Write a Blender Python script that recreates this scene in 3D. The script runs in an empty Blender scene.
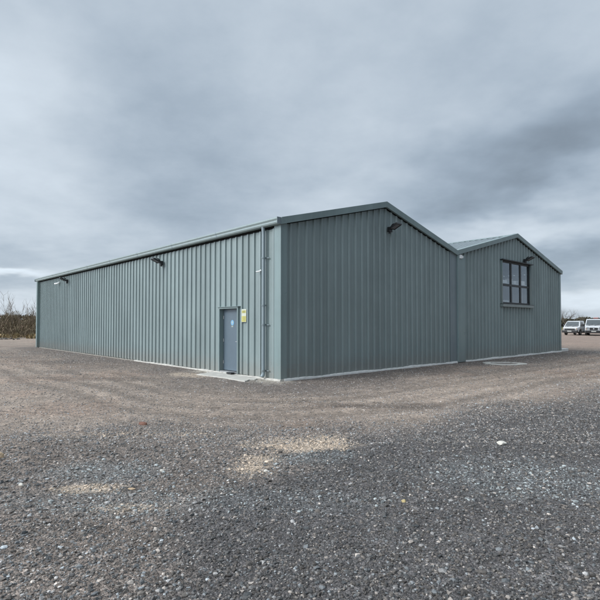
import bpy, bmesh, math, random
import numpy as np
from mathutils import Vector, Matrix

random.seed(4); RNG = np.random.default_rng(11)
scene = bpy.context.scene
COL = scene.collection
PI = math.pi

# ------------------------------------------------------------------ helpers
class MB:
    def __init__(s): s.v = []; s.f = []
    def poly(s, pts):
        n = len(s.v); s.v += [tuple(p) for p in pts]; s.f.append(tuple(range(n, n+len(pts))))
    def box(s, x0, x1, y0, y1, z0, z1, M=None):
        p = [(x0,y0,z0),(x1,y0,z0),(x1,y1,z0),(x0,y1,z0),(x0,y0,z1),(x1,y0,z1),(x1,y1,z1),(x0,y1,z1)]
        if M is not None: p = [tuple(M @ Vector(q)) for q in p]
        n = len(s.v); s.v += p
        for f in ((0,3,2,1),(4,5,6,7),(0,1,5,4),(1,2,6,5),(2,3,7,6),(3,0,4,7)): s.f.append(tuple(n+i for i in f))
        return s
    def cyl(s, a, b, r0, r1=None, n=12, caps=True):
        r1 = r0 if r1 is None else r1
        a = Vector(a); b = Vector(b); d = (b-a).normalized()
        u = d.orthogonal().normalized(); w = d.cross(u)
        k = len(s.v)
        for c, r in ((a, r0), (b, r1)):
            for i in range(n):
                t = 2*PI*i/n; s.v.append(tuple(c + u*math.cos(t)*r + w*math.sin(t)*r))
        for i in range(n):
            j = (i+1) % n; s.f.append((k+i, k+j, k+n+j, k+n+i))
        if caps:
            s.f.append(tuple(k+i for i in reversed(range(n)))); s.f.append(tuple(k+n+i for i in range(n)))
        return s
    def tube(s, pts, r, n=10):
        for a, b in zip(pts[:-1], pts[1:]): s.cyl(a, b, r, r, n)
        return s
    def prism(s, prof, a, b, frame):
        """closed 2-D profile swept from a to b; frame(t, p, q) -> point"""
        n = len(prof); k = len(s.v)
        for t in (a, b): s.v += [tuple(frame(t, p, q)) for p, q in prof]
        for i in range(n):
            j = (i+1) % n; s.f.append((k+i, k+j, k+n+j, k+n+i))
        s.f.append(tuple(k+i for i in reversed(range(n)))); s.f.append(tuple(k+n+i for i in range(n)))
        return s
    def build(s, name, mat, parent=None, bevel=0, smooth=False, fix=True):
        me = bpy.data.meshes.new(name); me.from_pydata(s.v, [], s.f); me.update()
        if fix:
            bm = bmesh.new(); bm.from_mesh(me)
            bmesh.ops.recalc_face_normals(bm, faces=bm.faces); bm.to_mesh(me); bm.free()
        o = bpy.data.objects.new(name, me); COL.objects.link(o)
        me.materials.append(mat)
        if smooth: me.polygons.foreach_set('use_smooth', [True]*len(me.polygons))
        if parent: o.parent = parent
        if bevel:
            m = o.modifiers.new('bevel', 'BEVEL'); m.width = bevel; m.segments = 2; m.limit_method = 'ANGLE'
        return o

def tag(o, label=None, cat=None, group=None, kind=None):
    if label: o['label'] = label
    if cat: o['category'] = cat
    if group: o['group'] = group
    if kind: o['kind'] = kind
    return o
def empty(name, loc, rz=0, **k):
    o = bpy.data.objects.new(name, None); COL.objects.link(o)
    o.location = loc; o.rotation_euler = (0, 0, rz); o.empty_display_size = .2
    return tag(o, **k)
def np_mesh(name, V, F, mat, cols=None, smooth=False):
    """V (n,3), F (m,k) with k constant"""
    me = bpy.data.meshes.new(name); k = F.shape[1]
    me.vertices.add(len(V)); me.vertices.foreach_set('co', V.astype(np.float32).ravel())
    me.loops.add(F.size); me.loops.foreach_set('vertex_index', F.astype(np.int32).ravel())
    me.polygons.add(len(F)); me.polygons.foreach_set('loop_start', np.arange(0, F.size, k, dtype=np.int32))
    me.update(calc_edges=True)
    me.polygons.foreach_set('use_smooth', [smooth]*len(F))
    if cols is not None:
        for nm, arr in cols.items():
            if arr.ndim == 2:
                at = me.attributes.new(nm, 'FLOAT_COLOR', 'POINT')
                at.data.foreach_set('color', np.concatenate([arr, np.ones((len(arr),1))], 1).astype(np.float32).ravel())
            else:
                at = me.attributes.new(nm, 'FLOAT', 'POINT'); at.data.foreach_set('value', arr.astype(np.float32))
    me.materials.append(mat)
    o = bpy.data.objects.new(name, me); COL.objects.link(o)
    return o

# numpy value noise
_T = RNG.random((256, 256))
def vnoise(x, y):
    xi = np.floor(x).astype(int); yi = np.floor(y).astype(int); fx = x-xi; fy = y-yi
    fx = fx*fx*(3-2*fx); fy = fy*fy*(3-2*fy)
    a = _T[xi & 255, yi & 255]; b = _T[(xi+1) & 255, yi & 255]; c = _T[xi & 255, (yi+1) & 255]; d = _T[(xi+1) & 255, (yi+1) & 255]
    return (a*(1-fx)+b*fx)*(1-fy) + (c*(1-fx)+d*fx)*fy
def fbm(x, y, sc, o=4):
    r = 0; a = .5; t = 0
    for i in range(o):
        r = r + a*vnoise(x*sc+i*17.3, y*sc+i*9.1); t += a; a *= .5; sc *= 2.03
    return r/t
def sstep(a, b, x):
    t = np.clip((x-a)/(b-a), 0, 1); return t*t*(3-2*t)

# ------------------------------------------------------------------ materials
class NT:
    def __init__(s, mat):
        s.t = mat.node_tree; s.n = s.t.nodes; s.l = s.t.links
    def add(s, typ, **kw):
        n = s.n.new(typ)
        for k, v in kw.items(): setattr(n, k, v)
        return n
    def link(s, a, b): s.l.new(a, b)
    def math(s, op, a, b=None, c=None, clamp=False):
        n = s.add('ShaderNodeMath', operation=op, use_clamp=clamp)
        for i, v in enumerate((a, b, c)):
            if v is None: continue
            if isinstance(v, (int, float)): n.inputs[i].default_value = v
            else: s.link(v, n.inputs[i])
        return n.outputs[0]
    def vmath(s, op, a, b=None, scale=None, out=0):
        n = s.add('ShaderNodeVectorMath', operation=op)
        for i, v in enumerate((a, b)):
            if v is None: continue
            if isinstance(v, (tuple, list)): n.inputs[i].default_value = v
            else: s.link(v, n.inputs[i])
        if scale is not None:
            if isinstance(scale, (int, float)): n.inputs['Scale'].default_value = scale
            else: s.link(scale, n.inputs['Scale'])
        return n.outputs[out]
    def noise(s, vec, scale, detail=4, rough=.55, out=0):
        n = s.add('ShaderNodeTexNoise'); n.inputs['Scale'].default_value = scale
        n.inputs['Detail'].default_value = detail; n.inputs['Roughness'].default_value = rough
        if vec is not None: s.link(vec, n.inputs['Vector'])
        return n.outputs[out]
    def ramp(s, fac, stops, interp='LINEAR'):
        n = s.add('ShaderNodeValToRGB'); cr = n.color_ramp; cr.interpolation = interp
        while len(cr.elements) < len(stops): cr.elements.new(.5)
        for e, (p, c) in zip(cr.elements, stops):
            e.position = p; e.color = (c, c, c, 1) if isinstance(c, (int, float)) else (*c, 1)
        s.link(fac, n.inputs[0]); return n.outputs[0]
    def mix(s, fac, a, b, mode='MIX'):
        n = s.add('ShaderNodeMix', data_type='RGBA', blend_type=mode)
        for sock, v in ((n.inputs[0], fac), (n.inputs[6], a), (n.inputs[7], b)):
            if isinstance(v, (int, float)): sock.default_value = v if sock.type == 'VALUE' else (v, v, v, 1)
            elif isinstance(v, tuple): sock.default_value = (*v, 1)
            else: s.link(v, sock)
        return n.outputs[2]
    def maprange(s, v, a, b, c=0, d=1, smooth=True):
        n = s.add('ShaderNodeMapRange'); n.interpolation_type = 'SMOOTHSTEP' if smooth else 'LINEAR'
        s.link(v, n.inputs[0])
        for i, q in enumerate((a, b, c, d)): n.inputs[i+1].default_value = q
        return n.outputs[0]
    def bump(s, h, strength, dist):
        n = s.add('ShaderNodeBump'); n.inputs['Strength'].default_value = strength; n.inputs['Distance'].default_value = dist
        s.link(h, n.inputs['Height']); return n.outputs[0]

def mat(name, col, rough=.6, metal=0., spec=.5, var=.12, vscale=6., bump=0., bscale=40., emit=None):
    m = bpy.data.materials.new(name); m.use_nodes = True; t = NT(m); b = m.node_tree.nodes['Principled BSDF']
    tc = t.add('ShaderNodeTexCoord').outputs['Object']
    n = t.noise(tc, vscale, 5)
    f = t.maprange(n, .25, .75, 1-var, 1+var, False)
    c = t.vmath('SCALE', tuple(col), None, f)
    t.link(c, b.inputs['Base Color'])
    b.inputs['Roughness'].default_value = rough; b.inputs['Metallic'].default_value = metal
    b.inputs['Specular IOR Level'].default_value = spec
    if bump:
        t.link(t.bump(t.noise(tc, bscale, 4), bump, .01), b.inputs['Normal'])
    if emit:
        b.inputs['Emission Color'].default_value = (*emit, 1); b.inputs['Emission Strength'].default_value = 1
    return m

def cladding(name, col, rough=.38, dirt=1.):
    m = bpy.data.materials.new(name); m.use_nodes = True; t = NT(m); b = m.node_tree.nodes['Principled BSDF']
    tc = t.add('ShaderNodeTexCoord').outputs['Object']
    sx = t.add('ShaderNodeSeparateXYZ'); t.link(tc, sx.inputs[0])
    st = t.add('ShaderNodeMapping'); st.inputs['Scale'].default_value = (2.2, 2.2, .25); t.link(tc, st.inputs[0])
    streak = t.noise(st.outputs[0], 1.5, 6, .6)
    cloudy = t.noise(tc, .7, 5, .6)
    # each metre-wide sheet has its own very slight tone
    along = t.math('ADD', sx.outputs[0], sx.outputs[1])
    cell = t.math('FLOOR', t.math('DIVIDE', along, PITCH*3))
    wn = t.add('ShaderNodeTexWhiteNoise', noise_dimensions='1D'); t.link(cell, wn.inputs['W'])
    f = t.math('ADD', t.maprange(streak, .3, .7, -.085, .085, False), t.maprange(cloudy, .3, .7, -.07, .07, False))
    f = t.math('ADD', f, t.maprange(wn.outputs['Value'], 0, 1, -.05, .05, False))
    f = t.math('ADD', f, 1.)
    c = t.vmath('SCALE', tuple(col), None, f)
    # splashed dirt on the lowest part of the sheets
    dn = t.noise(tc, 9., 5, .7)
    hgt = t.math('ADD', sx.outputs[2], t.math('MULTIPLY', dn, -.9))
    dm = t.math('MULTIPLY', t.maprange(hgt, .25, -.4), .55*dirt, clamp=True)
    c = t.mix(dm, c, (.24, .225, .20))
    t.link(c, b.inputs['Base Color'])
    t.link(t.maprange(t.noise(tc, 3., 5), .3, .7, rough-.06, rough+.1, False), b.inputs['Roughness'])
    b.inputs['Specular IOR Level'].default_value = .5
    wob = t.add('ShaderNodeMapping'); wob.inputs['Scale'].default_value = (3., 3., .8); t.link(tc, wob.inputs[0])
    t.link(t.bump(t.noise(wob.outputs[0], 1.6, 2), .12, .02), b.inputs['Normal'])
    return m

PITCH = .3075
M = {}
M['clad'] = cladding('coated_steel_sheet', (.215, .265, .264))
M['roof'] = cladding('roof_sheet', (.34, .38, .39), .35, 0)
M['trim'] = cladding('folded_trim', (.19, .25, .25), .33, .6)
M['trim_dark'] = cladding('folded_trim_dark', (.175, .215, .23), .4, .4)  # slightly darker, bluer trim colour
M['gutter'] = mat('gutter_steel', (.27, .33, .33), .3, var=.07)
M['pipe'] = mat('downpipe_steel', (.23, .28, .30), .35, var=.05)
M['door'] = mat('door_paint', (.10, .135, .165), .38, var=.05)
M['frame'] = mat('window_frame_anthracite', (.016, .019, .021), .45)
M['dusty'] = mat('dusty_concrete', (.25, .23, .20), .9, var=.3, vscale=5, bump=.4)
M['gap_shade'] = mat('painted_gap_shade', (.012, .015, .016), .9)  # near-black colour standing in for shade in the eaves and verge gaps
M['padw'] = mat('whitish_concrete', (.66, .65, .62), .9, var=.15, vscale=6, bump=.4)
M['black'] = mat('black_plastic', (.012, .012, .013), .4)
M['rubber'] = mat('tyre_rubber', (.02, .02, .02), .8)
M['steel'] = mat('bright_steel', (.5, .5, .5), .35, .8)
M['conc'] = mat('pale_concrete', (.46, .44, .40), .9, var=.3, vscale=7, bump=.5)
M['concpad'] = mat('pale_worn_concrete', (.44, .42, .38), .9, var=.25, vscale=4, bump=.5)
M['white'] = mat('white_vehicle_paint', (.52, .53, .54), .3, var=.14, vscale=2.5)
M['whitep'] = mat('white_plastic', (.82, .82, .81), .5, var=.04)
M['lens'] = mat('lamp_glass', (.45, .47, .48), .15, var=.03)
M['lens2'] = mat('led_lens_unlit', (.16, .15, .16), .3, var=.05)
M['lens3'] = mat('headlamp_glass', (.22, .23, .24), .15)
M['signwhite'] = mat('sign_white', (.50, .52, .44), .5, var=.04)
M['signyellow'] = mat('sign_yellow', (.48, .45, .13), .5, var=.04)
M['signblue'] = mat('sign_blue', (.16, .36, .55), .45, var=.04)
M['signgreen'] = mat('sign_green', (.10, .35, .18), .5)
M['ink'] = mat('printed_ink', (.06, .06, .06), .6)
M['red'] = mat('red_beacon_plastic', (.36, .16, .15), .3)
M['amber'] = mat('amber_plastic', (.35, .17, .06), .3)
M['plate'] = mat('number_plate_white', (.38, .38, .36), .5)
M['wood'] = mat('weathered_timber', (.30, .19, .10), .8, var=.3)
M['inner'] = mat('inner_wall_liner', (.30, .31, .32), .7)
M['bark'] = mat('bare_bark', (.10, .082, .065), .9, var=.3, vscale=3)
M['twig'] = mat('dry_twig', (.17, .13, .095), .9, var=.3, vscale=3)

def glass(name, tint, refl):
    m = bpy.data.materials.new(name); m.use_nodes = True; t = NT(m); m.node_tree.nodes.remove(m.node_tree.nodes['Principled BSDF'])
    tr = t.add('ShaderNodeBsdfTransparent'); tr.inputs[0].default_value = (*tint, 1)
    gl = t.add('ShaderNodeBsdfGlossy'); gl.inputs['Roughness'].default_value = .03; gl.inputs[0].default_value = (.9, .95, 1, 1)
    lw = t.add('ShaderNodeFresnel'); lw.inputs[0].default_value = 1.5
    gn = t.add('ShaderNodeNewGeometry'); front = t.math('SUBTRACT', 1., gn.outputs['Backfacing'])
    f = t.math('MULTIPLY', t.math('ADD', t.math('MULTIPLY', lw.outputs[0], 1.6), refl, clamp=True), front)
    mx = t.add('ShaderNodeMixShader'); t.link(f, mx.inputs[0]); t.link(tr.outputs[0], mx.inputs[1]); t.link(gl.outputs[0], mx.inputs[2])
    t.link(mx.outputs[0], m.node_tree.nodes['Material Output'].inputs[0])
    return m
M['glass'] = glass('window_glass', (.88, .90, .90), .10)
M['carglass'] = mat('vehicle_glass', (.05, .06, .065), .1, spec=.6, var=.02)

# ------------------------------------------------------------------ camera
CAMH = 1.6; F = 482.0
cam_d = bpy.data.cameras.new('camera'); cam = bpy.data.objects.new('camera', cam_d); COL.objects.link(cam)
cam_d.sensor_width = 36; cam_d.lens = F/600*36; cam_d.clip_end = 4000; cam_d.clip_start = .05
pitch = math.radians(1.4)
cam.location = (0, 0, CAMH); cam.rotation_euler = (PI/2+pitch, 0, 0)
cam_d.shift_y = (23 - F*math.tan(pitch))/600
scene.camera = cam
def on_ground(u, v):            # where a sight line meets the yard
    Y = CAMH*F/(v-323); return ((u-300)/F*Y, Y)

# ------------------------------------------------------------------ light and sky
SUN_EL, SUN_AZ = math.radians(33), Vector((-.945, -.33, 0)).normalized()
sdir = Vector((SUN_AZ.x*math.cos(SUN_EL), SUN_AZ.y*math.cos(SUN_EL), math.sin(SUN_EL)))
sl = bpy.data.lights.new('sun', 'SUN'); sl.energy = 1.5; sl.angle = math.radians(24); sl.color = (1, .965, .92)
so = bpy.data.objects.new('sun', sl); COL.objects.link(so)
so.rotation_euler = (-sdir).to_track_quat('-Z', 'Y').to_euler()

world = bpy.data.worlds.new('World'); scene.world = world; world.use_nodes = True
wt = NT(world); bg = world.node_tree.nodes['Background']; bg.inputs['Strength'].default_value = .1
sky = wt.add('ShaderNodeTexSky', sky_type='NISHITA'); sky.sun_disc = False
sky.sun_elevation = SUN_EL; sky.sun_rotation = math.atan2(sdir.x, sdir.y); sky.dust_density = 2.
d = wt.vmath('NORMALIZE', wt.add('ShaderNodeTexCoord').outputs['Generated'])
sp = wt.add('ShaderNodeSeparateXYZ'); wt.link(d, sp.inputs[0])
z = wt.math('MAXIMUM', sp.outputs[2], 0.)
inv = wt.math('DIVIDE', 1., wt.math('ADD', z, .22))
cp = wt.vmath('SCALE', d, None, inv)                       # clouds lie on a flat layer
cpn = wt.add('ShaderNodeSeparateXYZ'); wt.link(cp, cpn.inputs[0])
cxy = wt.add('ShaderNodeCombineXYZ'); wt.link(cpn.outputs[0], cxy.inputs[0]); wt.link(cpn.outputs[1], cxy.inputs[1])
off = wt.vmath('ADD', cxy.outputs[0], (3.1, 1.7, .4))
n1 = wt.noise(off, .9, 5, .5); n2 = wt.noise(off, 2.6, 5, .55); n3 = wt.noise(off, 6.5, 5, .6)
warp = wt.vmath('SCALE', wt.vmath('SUBTRACT', wt.noise(off, 1.5, 4, .55, out=1), (.5, .5, .5)), None, .26)
warp_low = wt.vmath('SCALE', warp, None, wt.maprange(sp.outputs[2], .0, .25, .18, 1.))
dw = wt.vmath('ADD', d, warp_low)
base = wt.math('ADD', 1., wt.maprange(n1, .3, .7, -.10, .10, False))
base = wt.math('ADD', base, wt.maprange(n2, .3, .7, -.075, .075, False))
base = wt.math('ADD', base, wt.maprange(n3, .3, .7, -.035, .035, False))
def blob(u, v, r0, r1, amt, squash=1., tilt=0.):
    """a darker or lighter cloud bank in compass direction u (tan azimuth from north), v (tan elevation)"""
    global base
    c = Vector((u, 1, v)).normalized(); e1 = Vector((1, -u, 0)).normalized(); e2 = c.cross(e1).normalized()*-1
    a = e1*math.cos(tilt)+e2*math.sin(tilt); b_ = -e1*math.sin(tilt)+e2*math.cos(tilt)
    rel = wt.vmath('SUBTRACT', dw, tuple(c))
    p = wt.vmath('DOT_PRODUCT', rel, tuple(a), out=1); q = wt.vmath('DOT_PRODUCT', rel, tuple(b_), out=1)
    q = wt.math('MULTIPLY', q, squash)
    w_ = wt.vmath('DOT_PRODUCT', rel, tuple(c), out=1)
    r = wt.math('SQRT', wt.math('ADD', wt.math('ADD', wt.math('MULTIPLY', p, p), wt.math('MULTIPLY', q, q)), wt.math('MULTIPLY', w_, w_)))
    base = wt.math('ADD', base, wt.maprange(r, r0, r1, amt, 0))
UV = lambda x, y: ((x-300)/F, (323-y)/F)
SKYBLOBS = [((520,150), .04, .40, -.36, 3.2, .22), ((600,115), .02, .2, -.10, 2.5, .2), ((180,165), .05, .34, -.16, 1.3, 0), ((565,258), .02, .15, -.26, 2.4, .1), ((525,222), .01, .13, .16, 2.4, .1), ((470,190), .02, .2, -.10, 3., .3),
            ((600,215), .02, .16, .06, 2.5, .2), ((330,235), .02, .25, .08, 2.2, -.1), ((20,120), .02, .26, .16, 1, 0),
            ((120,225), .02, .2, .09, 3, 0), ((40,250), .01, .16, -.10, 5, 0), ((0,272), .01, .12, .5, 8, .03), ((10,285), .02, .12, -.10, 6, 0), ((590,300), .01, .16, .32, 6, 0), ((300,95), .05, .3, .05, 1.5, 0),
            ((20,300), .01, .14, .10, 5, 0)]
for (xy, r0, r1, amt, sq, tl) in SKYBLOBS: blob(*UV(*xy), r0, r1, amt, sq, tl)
# pale lower rim of the overcast and added glow, mostly out of view, round the sun
base = wt.math('ADD', base, wt.maprange(sp.outputs[2], .13, .0, 0., .14))
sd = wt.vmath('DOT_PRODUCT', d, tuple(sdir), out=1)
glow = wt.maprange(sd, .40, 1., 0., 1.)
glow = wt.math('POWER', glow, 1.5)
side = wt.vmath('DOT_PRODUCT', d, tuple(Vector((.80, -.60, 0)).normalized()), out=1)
base = wt.math('MULTIPLY', base, wt.maprange(side, .1, 1., 1., .55))  # unseen sky behind to the right dimmed to keep the gable darker
base = wt.math('MULTIPLY', base, wt.maprange(sp.outputs[2], .50, 1., 1., 2.0))   # unseen zenith boosted for light; an overcast is brightest overhead
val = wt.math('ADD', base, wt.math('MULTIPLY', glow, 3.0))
tintf = wt.maprange(base, .62, 1.25)
ccol = wt.mix(tintf, (3.05, 3.75, 4.55), (3.55, 4.0, 4.45))
ccol = wt.vmath('SCALE', ccol, None, val)
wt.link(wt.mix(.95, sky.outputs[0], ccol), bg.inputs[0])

scene.view_settings.view_transform = 'Standard'; scene.view_settings.look = 'None'
scene.view_settings.exposure = .6; scene.view_settings.gamma = 1; scene.view_settings.use_curve_mapping = False
scene.cycles.use_denoising = True; scene.cycles.max_bounces = 5
world.cycles.sampling_method = 'MANUAL'; world.cycles.sample_map_resolution = 512

# ------------------------------------------------------------------ ground
def axis(lo, hi, flo, fhi, step, grow):
    a = list(np.arange(flo, fhi, step)); s = step; x = a[-1]
    while x < hi: s *= grow; x += s; a.append(x)
    s = step; x = flo; b = []
    while x > lo: s *= grow; x -= s; b.append(x)
    return np.array(b[::-1]+a)
def ell(X, Y, cx, cy, rx, ry, rot=0, soft=.5, wob=.5):
    c, s = math.cos(rot), math.sin(rot); dx = X-cx; dy = Y-cy
    p = (dx*c+dy*s)/rx; q = (-dx*s+dy*c)/ry
    r = np.sqrt(p*p+q*q) + (fbm(X+cx, Y, 2.2, 4)-.5)*2*wob
    return 1-sstep(1-soft, 1+soft, r)
C0 = Vector((-.524, 13.3, 0)); TH = math.atan2(.6714, .7411)
def local(X, Y):
    dx = X-C0.x; dy = Y-C0.y; c, s = math.cos(TH), math.sin(TH)
    return dx*c+dy*s, -dx*s+dy*c
LX, LY = 20.3, 24.8
def zones(X, Y):
    """stone: loose fresh stone 0..1, dark: blackish stone, sand, blue, wet masks"""
    edge = np.interp(X, [-14, -5, -1.5, 0, 2, 7, 20, 60], [8.0, 7.1, 6.9, 7.1, 8.6, 11.3, 15, 24])
    w = (fbm(X, Y, .55, 4)-.5)*2.6
    w2 = (fbm(X+5, Y, 2.6, 4)-.5)*1.6
    stone = 1-sstep(-1.5, 1.7, Y-edge+w*1.3+w2)
    e2 = np.interp(Y, [2, 4.06, 5.07, 6.3, 7.56, 9], [-1.3, -.84, -.53, .39, 1.57, 3.2])
    dark = sstep(-.35, .35, X-e2+(fbm(X, Y, 1.3, 4)-.5)*1.3)*(1-sstep(-1.6, .2, Y-edge+w*.6))
    sand = np.maximum.reduce([ell(X, Y, .02, 6.55, .62, .34, .1, .7, .8)*1., ell(X, Y, -.50, 5.45, .22, .36, -.1, .7, .7)*1., ell(X, Y, -2.08, 4.72, .30, .11, .05, .5, .5)*1.,
             ell(X, Y, -1.45, 4.25, .3, .10, 0)*.5, ell(X, Y, -2.2, 6.9, 1.2, .22, .1)*.25, ell(X, Y, -3.4, 14.9, .9, .45, -.6)*.8])
    blue = np.maximum.reduce([ell(X, Y, -2.15, 5.25, .55, .35)*.8, ell(X, Y, .2, 5.85, .55, .28, .3)*.7, ell(X, Y, 0, 4.35, .9, .3)*.4, ell(X, Y, 2.4, 5.0, 1.1, .7)*.6, ell(X, Y, -1.6, 4.4, 1.2, .3)*.5])
    wet = np.maximum.reduce([ell(X, Y, 1.9, 9.5, 1.5, .26, .06, .6, 1.)*.8, ell(X, Y, -.2, 9.7, 2.0, .14, -.05)*.4, ell(X, Y, -6.0, 14.0, 2.6, .45, -.15)*.5, ell(X, Y, 8.2, 14.0, 2.5, .3, .1)*.45, ell(X, Y, -9, 19, 3, .6, -.5)*.4])
    return stone, dark, sand, blue, wet
def ring_dist(X, Y):
    """distance from the shed and the way round its corner: vehicles circle the building"""
    lx, ly = local(X, Y)
    ox = np.maximum(np.maximum(-lx, lx-LX), 0); oy = np.maximum(np.maximum(-ly, ly-LY), 0)
    return np.sqrt(ox*ox+oy*oy), lx-ly
def ruts(X, Y):
    d_, a_ = ring_dist(X, Y); d_ = d_+(fbm(a_*.12, d_*.1, 1., 3)-.5)*1.6; r = 0
    for (c_, w_, k_) in ((2.6, .16, .6), (4.25, .17, .8), (3.3, .2, 1.), (5.0, .2, 1.), (5.9, .15, .5), (6.9, .22, .5)):
        r = r+k_*np.exp(-((d_-c_)/w_)**2)*(.3+.9*fbm(a_+c_*9, d_*.2, .35, 3))
    return np.clip(r, 0, 1.2)
def height(X, Y):
    h = (fbm(X, Y, .22, 3)-.5)*.10 + (fbm(X, Y, 1.1, 3)-.5)*.035 + (fbm(X, Y, 5., 3)-.5)*.014
    lx, ly = local(X, Y)
    dist = np.maximum(np.maximum(-lx, lx-LX), np.maximum(-ly, ly-LY))
    near = 1-sstep(.2, 2.2, dist)
    h = h-.022*ruts(X, Y)*(1-near)
    h = h*(1-near) + near*((fbm(X, Y, 2.2, 3)-.5)*.022)
    far = sstep(60, 200, np.sqrt(X*X+Y*Y))
    return h*(1-far)
xs = axis(-1500, 1500, -9, 12, .055, 1.035); ys = axis(-60, 2500, 2.2, 19, .055, 1.035)
GX, GY = np.meshgrid(xs, ys); gx = GX.ravel(); gy = GY.ravel()
gz = height(gx, gy)
stone, dark, sand, blue, wet = zones(gx, gy)
P = lambda *c: np.array(c)
rut = ruts(gx, gy); rd_, ra_ = ring_dist(gx, gy)
streak = fbm(rd_*2.4, ra_*.18, 1., 5)
track = P(.255, .203, .163)*(.70+.6*streak)[:, None]*(1-.38*rut)[:, None]
track = track*P(1., 1., 1.)*(.86+.34*fbm(gx, gy, .35, 4))[:, None]
big = fbm(gx*.3+gy*.12, gy-gx*.05, 1.1, 5)[:, None]                      # wheel-worn streaks run across the view
track = track*(.82+.36*big)
red = sstep(.5, .7, fbm(gx+31, gy, .45, 4))[:, None]
track = track*(1-red*(1-P(1.02, .96, .93)))
stonec = P(.185, .152, .130)*(.75+.5*fbm(gx, gy, .8, 4))[:, None]
br = sstep(.45, .65, fbm(gx+7, gy+3, .9, 4))[:, None]; stonec = stonec*(1-br*.6)+P(.17, .134, .108)*br*.6
darkc = P(.092, .087, .087)*(.85+.3*fbm(gx, gy, 1.2, 4))[:, None]
lerp = lambda a, b, t: a*(1-t[:, None])+b*t[:, None]
grit = (.85+.3*vnoise(gx*11, gy*11))[:, None]; track = track*grit; stonec = stonec*grit*(1-.10*rut)[:, None]
colr = lerp(track, stonec, stone); colr = lerp(colr, darkc, dark*.9)
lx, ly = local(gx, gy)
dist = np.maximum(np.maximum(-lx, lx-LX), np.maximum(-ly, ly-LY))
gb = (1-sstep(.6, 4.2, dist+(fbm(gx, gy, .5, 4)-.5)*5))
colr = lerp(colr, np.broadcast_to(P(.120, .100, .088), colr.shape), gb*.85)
colr = lerp(colr, np.broadcast_to(P(.44, .355, .275), colr.shape), sand)
colr = lerp(colr, np.broadcast_to(P(.17, .18, .18), colr.shape), blue*.6)
colr = lerp(colr, np.broadcast_to(P(.075, .058, .047), colr.shape), wet*.8)
pale = (1-sstep(.25, .95, dist+(fbm(gx, gy, 2.2, 4)-.5)*1.1))*sstep(-.8, .2, ly)*(1-sstep(3.6, 4.8, ly))*(lx < .3)
colr = lerp(colr, np.broadcast_to(P(.38, .345, .29), colr.shape), np.clip(pale, 0, 1)*.8)
rr = np.sqrt(gx*gx+gy*gy)
field = sstep(95, 120, gy+(fbm(gx, gy, .05, 3)-.5)*30)
field = np.maximum(field, sstep(56, 62, gy)*(gx < 0))
colr = lerp(colr, np.broadcast_to(P(.10, .11, .045), colr.shape), field)
farp = sstep(25, 36, gy)*(gx > 0)*(1-field)
colr = lerp(colr, np.broadcast_to(P(.25, .185, .15), colr.shape), farp*.6)
nx, ny = len(xs), len(ys)
I = np.arange(nx*ny).reshape(ny, nx)
Fc = np.stack([I[:-1, :-1], I[:-1, 1:], I[1:, 1:], I[1:, :-1]], -1).reshape(-1, 4)
gm = bpy.data.materials.new('yard_ground'); gm.use_nodes = True; t = NT(gm); b = gm.node_tree.nodes['Principled BSDF']
tc = t.add('ShaderNodeTexCoord').outputs['Object']
ca = t.add('ShaderNodeAttribute', attribute_name='earth').outputs['Color']
sa = t.add('ShaderNodeAttribute', attribute_name='stony').outputs['Fac']
def vor(scale, feature='F1'):
    n = t.add('ShaderNodeTexVoronoi', feature=feature); n.inputs['Scale'].default_value = scale; n.inputs['Randomness'].default_value = 1.
    t.link(t.vmath('ADD', tc, t.vmath('SCALE', t.noise(tc, 30, 2, out=1), None, .012)), n.inputs['Vector']); return n
v1 = vor(48); v2 = vor(105); v3 = vor(20)
def cellval(v):
    s_ = t.add('ShaderNodeSeparateColor'); t.link(v.outputs['Color'], s_.inputs[0]); return s_.outputs[0]
r1 = t.ramp(cellval(v1), [(0, .45), (.35, .75), (.75, 1.15), (.92, 1.7), (1, 2.6)])
r2 = t.ramp(cellval(v2), [(0, .55), (.5, .95), (.9, 1.3), (1, 2.1)])
r3 = t.ramp(cellval(v3), [(0, .72), (.5, 1.), (.97, 1.2), (.98, 1.7), (1, 1.9)])
k = t.mix(.55, r1, r2)
k = t.mix(1., k, r3, 'MULTIPLY')
amt = t.math('ADD', t.math('MULTIPLY', sa, .35), .65, clamp=True)
k = t.mix(amt, 1., k)
gr = t.noise(tc, 300, 2, .7); k = t.mix(1., k, t.ramp(gr, [(.3, .8), (.7, 1.2)]), 'MULTIPLY')
patch = t.ramp(t.noise(tc, 4., 7, .75), [(.3, .70), (.7, 1.32)])
k = t.mix(1., k, patch, 'MULTIPLY')
c = t.mix(1., ca, k, 'MULTIPLY')
t.link(c, b.inputs['Base Color']); b.inputs['Roughness'].default_value = .88; b.inputs['Specular IOR Level'].default_value = .35
hh = t.math('ADD', t.math('MULTIPLY', v1.outputs['Distance'], -1.), t.math('MULTIPLY', v2.outputs['Distance'], -.6))
hh = t.math('ADD', hh, t.math('MULTIPLY', t.noise(tc, 14, 5, .7), .8))
bn = t.add('ShaderNodeBump'); bn.inputs['Distance'].default_value = .016; t.link(hh, bn.inputs['Height'])
t.link(t.math('ADD', t.math('MULTIPLY', sa, .4), .5), bn.inputs['Strength']); t.link(bn.outputs[0], b.inputs['Normal'])
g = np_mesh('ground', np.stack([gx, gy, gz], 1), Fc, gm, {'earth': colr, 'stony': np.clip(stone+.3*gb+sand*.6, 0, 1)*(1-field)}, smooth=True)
tag(g, kind='structure')

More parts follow.
